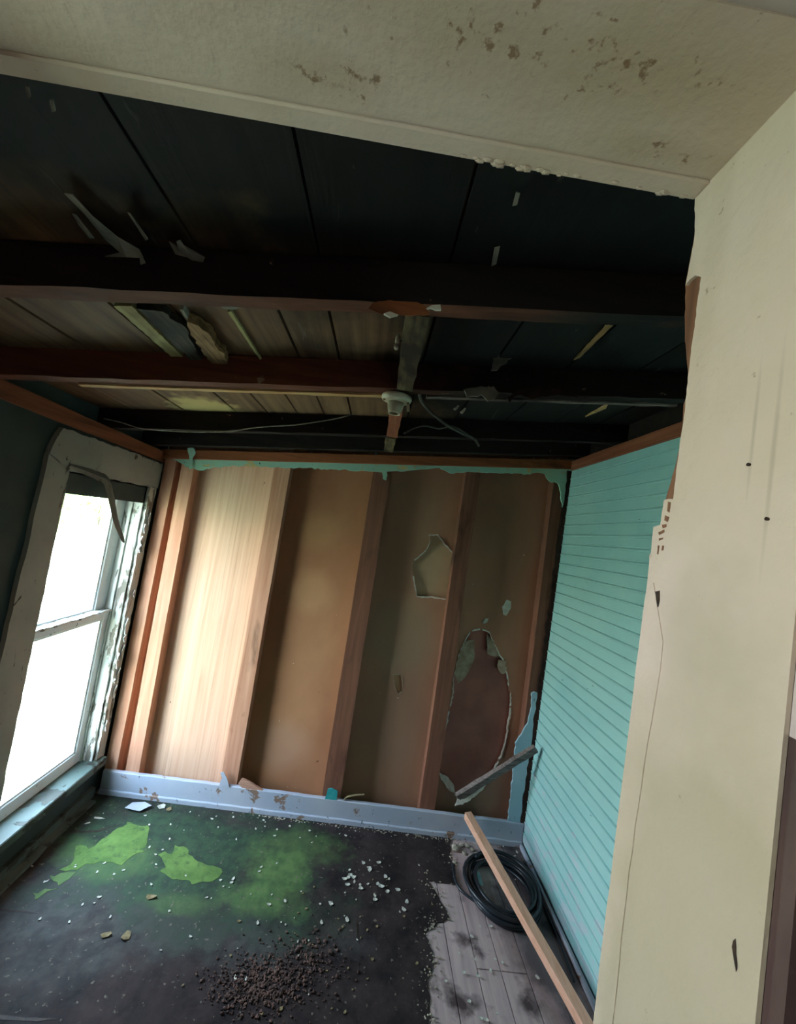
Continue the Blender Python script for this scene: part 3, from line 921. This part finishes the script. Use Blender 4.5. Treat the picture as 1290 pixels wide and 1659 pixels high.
lathe([(.052, .0), (.053, -.006), (.050, -.013), (.040, -.018), (.030, -.022)], L, name='base_plate', parent=root)
sk = lathe([(.029, -.020), (.027, -.035), (.024, -.048), (.0215, -.052), (.0215, -.060), (.018, -.060), (.017, -.035)], L, name='socket', parent=root)
lathe([(.0165, -.036), (.0165, -.058), (.0155, -.058), (.0155, -.036)], L, m='brass', name='screw_shell', parent=root)
for s in (-1, 1):
    bm = bmesh.new()
    bmesh.ops.create_cone(bm, cap_ends=True, segments=10, radius1=.005, radius2=.004, depth=.006, matrix=Matrix.Translation(L + Vector((s * .040, -.008, -.018))))
    link('screw', bm, 'brass', root)
link('pull_tab', bar(L + Vector((.042, .01, -.016)), L + Vector((.046, .012, -.040)), .010, .008, up=(0, 1, 0)), 'porcelain', root)

# porcelain knob on the first block
kn = empty('insulator_knob', Vector((-.022, 1.0, zb(0) + .03)))
tag(kn, 'small pale insulator knob on the side of the grey green block', 'insulator')
bm = bmesh.new()
bmesh.ops.create_uvsphere(bm, u_segments=14, v_segments=10, radius=.011, matrix=Matrix.Translation(kn.location + Vector((-.003, 0, 0))) @ Matrix.Diagonal((.7, 1, 1.3, 1)))
bmesh.ops.create_uvsphere(bm, u_segments=14, v_segments=10, radius=.009, matrix=Matrix.Translation(kn.location + Vector((-.004, 0, -.018))) @ Matrix.Diagonal((.8, 1, 1, 1)))
link('knob_body', bm, 'porcelain', kn, smooth=True)
link('nail_head', bar(kn.location + Vector((-.014, 0, 0)), kn.location + Vector((.02, 0, 0)), .003, .003), 'nail', kn)

# cables
pts = [PY(692, 634, 1.32), PY(683, 632, 1.34), PY(681, 645, 1.38), PY(695, 665, 1.45), PY(722, 687, 1.53), PY(745, 700, 1.62), PY(768, 711, 1.8), PY(776, 722, 2.0)]
tag(link('electric_cable', tube(spline(pts, 6), .006, 8), 'cable', smooth=True), 'grey electric cable curving back from the lamp holder to the top plate', 'cable')
pts = [PY(655, 702, 1.6), PY(672, 693, 1.62), PY(690, 690, 1.64), PY(712, 694, 1.7), PY(735, 691, 1.72), PY(760, 705, 1.9)]
tag(link('electric_cable', tube(spline(pts, 6), .004, 7), 'cable', smooth=True), 'thin frayed cable drooping behind the lamp holder block', 'cable')
pts = [PY(x, y, 1.873) for x, y in ((168, 678), (195, 684), (225, 693), (262, 697), (320, 700), (375, 698), (420, 692), (480, 688), (545, 678), (580, 668))]
tag(link('electric_wire', tube(spline(pts, 6), .003, 6), 'wire', smooth=True), 'pale sagging wire under the black rafter near the window wall', 'wire')
bm = bar(PY(772, 712, 2.3), PY(773, 735, 2.3), .020, .006, up=(0, 1, 0), seg=3, rag=.002)
tag(link('wood_peg', bm, 'block'), 'short pale wooden peg standing on the back top plate under the cable', 'peg')

# splintered roof boards, yellowed edge
def deckpiece(q, m, name, label, cat, d=.004, th=.01, amp=.004, group=None):
    pl = jag([PD(x, y, d) for x, y in q], .015, amp)
    tag(link(name, slab(pl, (0, 0, th - .001 if d > .005 else d - .0005)), m), label, cat, group)
deckpiece([(184, 496), (214, 496), (303, 586), (284, 584)], 'moldy', 'board_edge', 'yellowed board edge showing under the roof left of the splintered boards', 'board', .012, .012, .002)
deckpiece([(220, 499), (262, 505), (300, 530), (322, 570), (338, 604), (318, 602), (296, 570), (252, 530)], 'rotten', 'rotten_board', 'black rotten roof board hanging beside the yellowed edge', 'board', .02, .018, .006)
deckpiece([(303, 522), (322, 528), (342, 545), (360, 572), (368, 590), (350, 596), (330, 575), (314, 548)], 'splinter', 'splintered_board', 'brown splintered roof board end, right of the black rotten one', 'board', .03, .026, .006)
deckpiece([(291, 502), (297, 502), (306, 517), (302, 519)], 'shred', 'wood_sliver', 'short white sliver above the splintered roof board', 'sliver', .02, .018, .001)
deckpiece([(369, 506), (374, 504), (432, 596), (427, 592)], 'moldy', 'wood_sliver', 'long thin pale sliver along a roof board gap', 'sliver', .01, .008, .001)
deckpiece([(350, 490), (365, 491), (388, 498), (378, 503), (362, 500)], 'shred', 'wood_sliver', 'white flake stuck behind the front rafter left of its middle', 'sliver', .05, .02, .002)
deckpiece([(985, 526), (993, 528), (940, 580), (930, 584)], 'splinter', 'wood_sliver', 'brown sliver along the roof boards towards the beadboard wall', 'sliver', .01, .008, .001)
deckpiece([(955, 672), (985, 655), (982, 662), (948, 676)], 'lath', 'wood_sliver', 'short tan stick lying across rafters near the beadboard wall', 'sliver', .06, .008, .001)
# grey shreds hanging in front of the first rafter
def shred(q, label, d0=.012, drop=.03):
    n = len(q)
    pl = [PD(x, y, d0 + drop * (i if i < n / 2 else n - 1 - i) / (n / 2)) for i, (x, y) in enumerate(q)]
    tag(link('torn_shred', slab(jag(pl, .03, .0005), (0, 0, .002)), 'shred'), label, 'shred')
shred([(104, 314), (118, 316), (148, 350), (190, 385), (225, 405), (238, 432), (228, 440), (232, 418), (205, 417), (170, 416), (195, 410), (172, 390), (135, 345)], 'largest grey shred dangling from the black roof boards')
shred([(117, 347), (124, 350), (138, 368), (152, 386), (145, 386), (128, 366)], 'thin grey shred beside the largest one, on its window side')
shred([(207, 345), (212, 348), (240, 388), (236, 390)], 'narrow straight grey shred between the two larger shreds')
shred([(274, 392), (280, 396), (290, 408), (286, 392), (292, 390), (304, 408), (320, 414), (332, 418), (326, 432), (305, 430), (290, 424)], 'forked grey shred near the front rafter')
shred([(40, 140), (47, 142), (50, 158), (45, 161)], 'small pinkish shred close to the header, first from the left', .008, .01)
shred([(80, 164), (86, 163), (86, 176), (90, 180), (84, 182)], 'small pinkish shred close to the header, second from the left', .008, .01)
shred([(836, 312), (843, 314), (838, 332), (830, 334)], 'faint grey shred on the black boards right of the middle', .008, .01)
shred([(801, 402), (810, 400), (804, 428), (796, 432)], 'faint grey shred low on the black boards above the front rafter', .008, .01)
# rags on the right hand rafters
def rag(q, y, m, label, th=.006):
    tag(link('hanging_scrap', slab(jag([PY(a_, b_, y) for a_, b_ in q], .01, .003), (0, th, 0)), m), label, 'scrap')
rag([(752, 632), (775, 626), (800, 626), (808, 636), (800, 648), (790, 650), (780, 640), (758, 644)], 1.24, 'shred', 'crumpled pale grey scrap on the rafter right of the lamp holder')
rag([(822, 644), (845, 630), (875, 624), (910, 630), (935, 640), (960, 645), (900, 640), (860, 646), (840, 640), (826, 652)], 1.24, 'dark_gap', 'brown frayed scrap on the rafter right of the pale grey one')
rag([(735, 662), (742, 656), (745, 658), (737, 665)], 1.5, 'chip_white', 'white chip behind the lamp holder, nearer the lamp of two')
rag([(746, 668), (753, 660), (756, 662), (749, 671)], 1.5, 'chip_white', 'white chip behind the lamp holder, farther from the lamp of two')
rag([(752, 688), (764, 685), (768, 700), (758, 706)], 1.9, 'chip_tan', 'tan wad hanging where the cable meets the back rafter')
rag([(700, 495), (712, 494), (715, 500), (690, 499)], .77, 'chip_white', 'white chip stuck right of the orange patch on the front rafter')
rag([(622, 508), (632, 505), (645, 509), (632, 513)], .768, 'chip_white', 'white chip stuck under the orange patch on the front rafter')
rag([(800, 574), (828, 568), (832, 576), (806, 600), (796, 600)], 1.2, 'shred', 'grey smear of torn paper on the black boards right of the block')

def FL(p, s_, m):
    bm = bmesh.new()
    pl = [Vector((s_ * random.uniform(.6, 1.2) * math.cos(a_), .003 * math.sin(2 * a_), s_ * .8 + s_ * random.uniform(.6, .9) * math.sin(a_))) for a_ in (i * 2 * math.pi / 6 for i in range(6))]
    slab(pl, (0, .002, 0), bm)
    o = link('plaster_chip', bm, m)
    o.location = p
    return tag(o, 'small pale chip caught on top of the back top plate', 'chip', 'chips on the back top plate')


# ------------------------------------------------------------------ on and by the baseboard
def scrap(q, y, m, label, name='paint_scrap', cat='paint scrap', th=.004, amp=.0012):
    tag(link(name, slab(jag([PY(a_, b_, y) for a_, b_ in q], .01, amp), (0, th, 0)), m), label, cat)
scrap([(355, 1272), (360, 1260), (357, 1252), (362, 1251), (368, 1262), (372, 1276)], YB - .004, 'base_paint', 'pointed pale blue paint scrap sticking up from the baseboard')
scrap([(386, 1270), (392, 1262), (402, 1266), (425, 1280), (434, 1287), (400, 1284)], YB + .002, 'chip_wood', 'pinkish wood chip lying along the top of the baseboard', 'wood_chip', 'wood chip', .012)
scrap([(526, 1298), (531, 1279), (538, 1277), (547, 1282), (545, 1300)], YB + .001, 'chip_teal', 'bright teal paint scrap standing on the baseboard')
bm = bmesh.new()
pts = spline([PY(555, 1303, YB + .004), PY(560, 1294, YB), PY(575, 1290, YB - .004), PY(590, 1289, YB)], 6)
rows = [[bm.verts.new(p + Vector((0, dy, dz))) for dy, dz in ((0, 0), (.014, 0), (.014, .0025), (0, .0025))] for p in pts]
for a, b in zip(rows, rows[1:]):
    for k_ in range(4): bm.faces.new((a[k_], a[(k_ + 1) % 4], b[(k_ + 1) % 4], b[k_]))
bm.faces.new(rows[0]); bm.faces.new(rows[-1])
tag(link('paint_curl', bm, 'chip_tan'), 'curled grey paint peel on the baseboard beside the teal scrap', 'paint curl')
scrap([(814, 984), (821, 972), (829, 974), (828, 986), (820, 998), (816, 996)], YP - .004, 'chip_white', 'pale paint fleck stuck to the dark board above the torn hole', th=.003, amp=.002)
scrap([(781, 1008), (786, 1002), (792, 1002), (790, 1008), (784, 1011)], YP - .004, 'chip_white', 'small white chip just above the top of the torn hole', th=.003, amp=.001)

for i, (x, y, sz, m) in enumerate(((610, 733, .010, 'chip_blue'), (575, 733, .006, 'chip_white'), (505, 733, .006, 'chip_white'), (523, 732, .009, 'chip_tan'), (700, 737, .006, 'chip_white'),
                                   (865, 742, .007, 'chip_white'), (830, 741, .005, 'chip_tan'), (640, 735, .006, 'chip_blue'))):
    p = PY(x, y, YB + .012); p.z = 2.139 + SL * p.x
    o = FL(p, sz, m)
# batten leaning on the baseboard
p1 = PY(757, 1322, YB - .022); p1 = Vector((p1.x, YB - .026, p1.z + .008))
g = PZ(940, 1662, .024)
d = (g - p1)
p2 = p1 + d * 1.35
p2.z = .016
tag(link('wooden_batten', bar(p1, Vector((g.x + d.x * .30, g.y + d.y * .30, .024)), .040, .040, seg=8, rag=.0006, roll=.08), 'batten'), 'long new pale pinkish batten leaning from the floor on to the back baseboard', 'batten')
# broken lath in the corner
a, b = PY(744, 1296, YS - .06), PY(880, 1207, YS - .06)
b.x = min(b.x, XR - .04); a.y = YS - .034; b.y = YS - .11
tag(link('broken_lath', bar(a, b, .022, .050, seg=8, rag=.002, roll=.5), 'broken'), 'weathered grey broken lath leaning across the corner below the torn hole', 'lath')
bm = slab(jag([PY(x, y, YS - .04) for x, y in [(737, 1306), (741, 1296), (752, 1294), (770, 1284), (782, 1274), (784, 1278), (768, 1292), (752, 1301)]], .012, .002), (0, .004, 0))
tag(link('plaster_shard', bm, 'gypsum'), 'white torn plaster shard under the lower end of the grey broken lath', 'plaster shard')

# coil of black tubing
bm = bmesh.new()
path = []
cx, cy = .90, 2.03
turns = 7
for i in range(turns * 28 + 1):
    a_ = 2 * math.pi * i / 28
    tnum = i / 28
    rx = .158 + .022 * math.sin(tnum * 2.3) + .006 * math.sin(a_ * 1.5)
    ry = .172 + .026 * math.cos(tnum * 1.9)
    path.append(Vector((cx + rx * math.cos(a_ + 2.4) + .010 * math.sin(tnum * 3), cy + ry * math.sin(a_ + 2.4), .011 + .006 * tnum + .004 * math.sin(a_ * 2))))
tail = [path[-1], PZ(760, 1494, .02), PZ(800, 1490, .012), PZ(836, 1502, .010), PZ(862, 1510, .010)]
tube(path, .0095, 8, bm)
co = link('tubing_coil', bm, 'hose', smooth=True)
tag(co, 'coil of black tubing on the bare boards in the far right corner', 'coil')
pts = [PZ(733, 1400, .02), PZ(742, 1436, .012), PZ(772, 1462, .011), PZ(806, 1485, .010), PZ(838, 1498, .010), PZ(868, 1502, .010)]
link('loose_end', tube(spline(pts, 6), .006, 8), 'hose', co, smooth=True)
pts = [PZ(876, 1400, .01), PZ(892, 1425, .01), PZ(902, 1460, .01), PZ(906, 1500, .010), PZ(912, 1540, .01), PZ(930, 1590, .01)]
pts = [Vector((min(p.x, XR - .035), p.y, p.z)) for p in pts]
tag(link('electric_wire', tube(spline(pts, 6), .005, 7), 'hose', smooth=True), 'black wire running along the foot of the turquoise wall', 'wire')


# ------------------------------------------------------------------ litter on the floor
def flake(p, s, m, name, label, cat, group=None, th=.0015, curl=.3, asp=1.0, rz=None):
    """a flat ragged bit with a bend in it"""
    n = random.randint(5, 7)
    bm = bmesh.new()
    rz = random.uniform(0, 6.3) if rz is None else rz
    vs = []
    for i in range(n):
        a_ = 2 * math.pi * i / n
        r_ = s * random.uniform(.65, 1.1)
        x, y = r_ * math.cos(a_) * asp, r_ * math.sin(a_)
        z_ = .0008 + curl * (x * x) / max(s * asp, 1e-4)
        vs.append(Vector((x * math.cos(rz) - y * math.sin(rz), x * math.sin(rz) + y * math.cos(rz), z_)))
    c = Vector((0, 0, .0008))
    a = [bm.verts.new(v) for v in vs]; b = [bm.verts.new(v + Vector((0, 0, th))) for v in vs]
    ca, cb = bm.verts.new(c), bm.verts.new(c + Vector((0, 0, th)))
    for i in range(n):
        j = (i + 1) % n
        bm.faces.new((ca, a[j], a[i])); bm.faces.new((cb, b[i], b[j])); bm.faces.new((a[i], a[j], b[j], b[i]))
    o = link(name, bm, m)
    o.location = p
    tag(o, label, cat, group)
    return o


FZ = .0045
zone_floor = lambda x, y: PZ(x, y, FZ)
# single pieces one can point at
flake(zone_floor(337, 1343) * 0 + PZ(262, 1307, FZ), .022, 'chip_white', 'paint_flake', 'large white paint flake at the foot of the baseboard near the window', 'paint flake')
flake(PZ(274, 1312, FZ), .018, 'chip_tan', 'paint_flake', 'pinkish flake beside the large white one near the window', 'paint flake')
flake(PZ(225, 1306, FZ + .01), .045, 'base_paint', 'paint_flake', 'long pale blue paint flake below the left end of the baseboard', 'paint flake', asp=1.6, rz=.1, curl=.1)
flake(PZ(205, 1517, FZ), .02, 'chip_tan', 'dead_leaf', 'broad tan dead leaf, on the dark floor in front of the green algae', 'leaf')
flake(PZ(172, 1516, FZ), .012, 'chip_tan', 'dead_leaf', 'narrow tan dead leaf left of the broad one', 'leaf', asp=1.7)
flake(PZ(244, 1454, FZ), .014, 'chip_tan', 'dead_leaf', 'greenish dead leaf between the algae and the dark floor', 'leaf', asp=1.8, rz=0)
flake(PZ(160, 1326, FZ), .008, 'chip_white', 'wood_splinter', 'white straight splinter beside the window wall, lying crosswise', 'splinter', asp=3.5, rz=.02, curl=.02)
flake(PZ(142, 1334, FZ), .008, 'chip_white', 'wood_splinter', 'short white splinter beside the window wall, slanting', 'splinter', asp=2.0, rz=.6, curl=.02)
o = flake(PZ(773, 1424, .01), .034, 'chip_blue', 'paint_scrap', 'pale blue paint scrap inside the coil of black tubing', 'paint scrap', asp=1.5, rz=1.9)
o.rotation_euler = (.5, .3, 0); o.location.z = .018


def lump(p, s, m, name, label, cat, group=None, sub=2):
    bm = bmesh.new()
    bmesh.ops.create_icosphere(bm, subdivisions=sub, radius=s)
    for v in bm.verts: v.co *= random.uniform(.72, 1.12)
    bmesh.ops.scale(bm, vec=(random.uniform(.9, 1.4), 1, .6), verts=bm.verts)
    o = link(name, bm, m)
    o.location = Vector(p) + Vector((0, 0, s * .42))
    o.rotation_euler = (0, 0, random.uniform(0, 6))
    return tag(o, label, cat, group)


lump(PZ(738, 1376, 0), .024, 'plaster_lump', 'plaster_lump', 'largest pale plaster lump by the baseboard, left of the batten', 'plaster lump')
for x, y, s in ((748, 1370, .012), (757, 1372, .014), (765, 1378, .011), (752, 1383, .01), (736, 1398, .009), (772, 1384, .009), (763, 1386, .008)):
    lump(PZ(x, y, .001), s, 'plaster_lump', 'plaster_lump', 'small pale plaster lump heaped between batten and linoleum', 'plaster lump', 'small plaster lumps by the batten')
o = lump(PY(766, 1324, YB + .01), .008, 'plaster_lump', 'plaster_lump', 'white plaster lump on the baseboard top beside the batten', 'plaster lump')
o.location.z = .131


def ok(p):
    return XL + .07 < p.x < XR - .03 and .5 < p.y < YB - .02


flakes = []
WHITE = 'small white paint flake scattered on the dark linoleum and green algae'
for cxp, cyp, rx, ry, n, sz, m, label, grp in [
    (600, 1435, 60, 40, 26, .0075, 'chip_white', 'pale paint flake in the cluster left of the bare boards', 'paint flakes left of the bare boards'),
    (520, 1330, 220, 22, 26, .0045, 'chip_white', 'tiny white paint flake strewn along the foot of the baseboard', 'paint flakes along the baseboard'),
    (380, 1450, 300, 110, 44, .0045, 'chip_white', WHITE, 'white flakes across the linoleum'),
    (180, 1420, 150, 110, 26, .0045, 'chip_white', WHITE, 'white flakes across the linoleum'),
    (560, 1550, 140, 110, 34, .0045, 'chip_tan', 'tan leaf bit strewn on the dark linoleum near the doorway', 'tan leaf bits near the doorway'),
    (820, 1400, 40, 50, 12, .0055, 'chip_white', 'pale chip lying on the bare boards around the black coil', 'pale chips around the coil'),
    (790, 1560, 70, 90, 16, .005, 'chip_white', 'pale chip lying on the bare boards in front of the black coil', 'pale chips on the bare boards'),
]:
    for i in range(n):
        for _ in range(20):
            p = PZ(cxp + random.gauss(0, .55) * rx, cyp + random.gauss(0, .55) * ry, FZ)
            if ok(p): break
        if not ok(p): continue
        proto = flakes[-1] if flakes and random.random() < .5 and flakes[-1]['group'] == grp else None
        if proto is None:
            o = flake(p, sz * random.uniform(.6, 1.5), m, 'paint_flake' if 'leaf' not in label else 'leaf_bit', label, 'paint flake' if 'leaf' not in label else 'leaf', grp, asp=random.uniform(1, 1.8))
        else:
            o = proto.copy()
            COL.objects.link(o)
            o.location = p
            o.rotation_euler = (0, 0, random.uniform(0, 6))
        flakes.append(o)

# heap of crumbs on the linoleum
bm = bmesh.new()
for i in range(1500):
    x, y = random.choice([(440, 1585), (490, 1555), (390, 1600), (430, 1600)])
    p = PZ(x + random.gauss(0, 36), y + random.gauss(0, 24), .005)
    s = abs(random.gauss(0, .0021)) + .0012
    mt = Matrix.Translation(p + Vector((0, 0, s * .4))) @ Matrix.Rotation(random.uniform(0, 6), 4, 'Z') @ Matrix.Diagonal((random.uniform(.7, 1.7), random.uniform(.7, 1.2), random.uniform(.5, .9), 1))
    bmesh.ops.create_icosphere(bm, subdivisions=1, radius=s, matrix=mt)
for v in bm.verts: v.co += Vector((random.uniform(-1, 1), random.uniform(-1, 1), random.uniform(0, .6))) * .0005
tag(link('debris_crumbs', bm, 'soil'), 'reddish brown heap of crumbs on the dark linoleum near the doorway', 'debris', kind='stuff')
bm = bmesh.new()
for i in range(420):
    if i % 2: p = PZ(random.uniform(380, 840), 0, 0) if False else Vector((random.uniform(-.5, 1.0), YB - .012 - abs(random.gauss(0, .014)), .004))
    else:
        q = random.choice(tp[:-1]); p = Vector((q.x + random.gauss(0, .02), q.y + random.gauss(0, .03), .004))
        if not ok(p): continue
    s = random.uniform(.0012, .0042)
    bmesh.ops.create_icosphere(bm, subdivisions=1, radius=s, matrix=Matrix.Translation(p + Vector((0, 0, s * .4))) @ Matrix.Diagonal((random.uniform(.8, 1.8), 1, .7, 1)))
tag(link('plaster_grit', bm, 'plaster_lump'), 'pale plaster grit along the baseboard and the torn linoleum edge', 'grit', kind='stuff')

# algae
def moss(q, m, label, z=.0052):
    tag(link('algae_patch', slab(jag([PZ(x, y, z) for x, y in q], .018, .009), (0, 0, -.001)), m), label, 'algae', kind='stuff')
s3 = lambda L_: [(x / 3.071, 1260 + y / 3.071) for x, y in L_]
moss(s3([(300, 460), (345, 430), (370, 410), (380, 345), (400, 335), (440, 355), (500, 320), (560, 265), (610, 240), (640, 215), (680, 235), (745, 235), (730, 300), (718, 340), (715, 375), (660, 385), (625, 410), (597, 440), (570, 415), (500, 420), (430, 430),
         (385, 455)]), 'moss', 'bright green algae patch nearer the window, long and branching')
moss(s3([(248, 487), (300, 480), (370, 470), (345, 505), (300, 528), (262, 515)]), 'moss2', 'small dull green algae patch at the tip of the long bright one')
moss(s3([(165, 610), (160, 575), (220, 560), (290, 545), (240, 570), (190, 600)]), 'moss2', 'dull green algae streak farthest toward the doorway')
moss(s3([(790, 385), (820, 365), (862, 380), (872, 360), (870, 335), (935, 345), (950, 395), (1010, 420), (1080, 440), (1112, 470), (1085, 505), (960, 525), (925, 510), (840, 495), (800, 468), (835, 440)]), 'moss', 'bright green algae patch in the middle, round and lobed')

# ------------------------------------------------------------------ outside the window
def bush(x, y, s, label, seed):
    rnd = random.Random(seed)
    root = empty('bush', (x, y, -.40))
    tag(root, label, 'bush', 'bushes beyond the meadow')
    bm = bmesh.new()
    for i in range(900):
        u = Vector((rnd.gauss(0, 1), rnd.gauss(0, 1), rnd.gauss(0, 1))).normalized() * s * rnd.uniform(.55, 1.0)
        c = Vector((x, y, -.4 + s * .95)) + Vector((u.x, u.y, u.z * .95))
        a_ = Vector((rnd.gauss(0, 1), rnd.gauss(0, 1), rnd.gauss(0, 1))).normalized()
        b_ = a_.cross(Vector((rnd.gauss(0, 1), rnd.gauss(0, 1), rnd.gauss(0, 1)))).normalized()
        l_ = s * .1
        bm.faces.new([bm.verts.new(c + a_ * l_), bm.verts.new(c + b_ * l_ * .5), bm.verts.new(c - a_ * l_), bm.verts.new(c - b_ * l_ * .5)])
    link('foliage', bm, 'leaf', root)
    link('stem', tube([(x, y, -.4), (x + .05, y, .2), (x, y, s * .8)], .06 * s, 8, r1=.02 * s), 'bark', root)


bush(-12, 14.5, 1.3, 'pale leafy bush beyond the meadow, seen highest in the window pane', 1)
bush(-15.5, 23.0, 1.9, 'taller pale bush beyond the meadow, farther along', 2)
bush(-11.0, 19.0, 1.4, 'pale bush beyond the meadow, nearest the sash stile', 3)
bush(-17.0, 18.0, 1.7, 'pale bush beyond the meadow beside the left casing', 4)
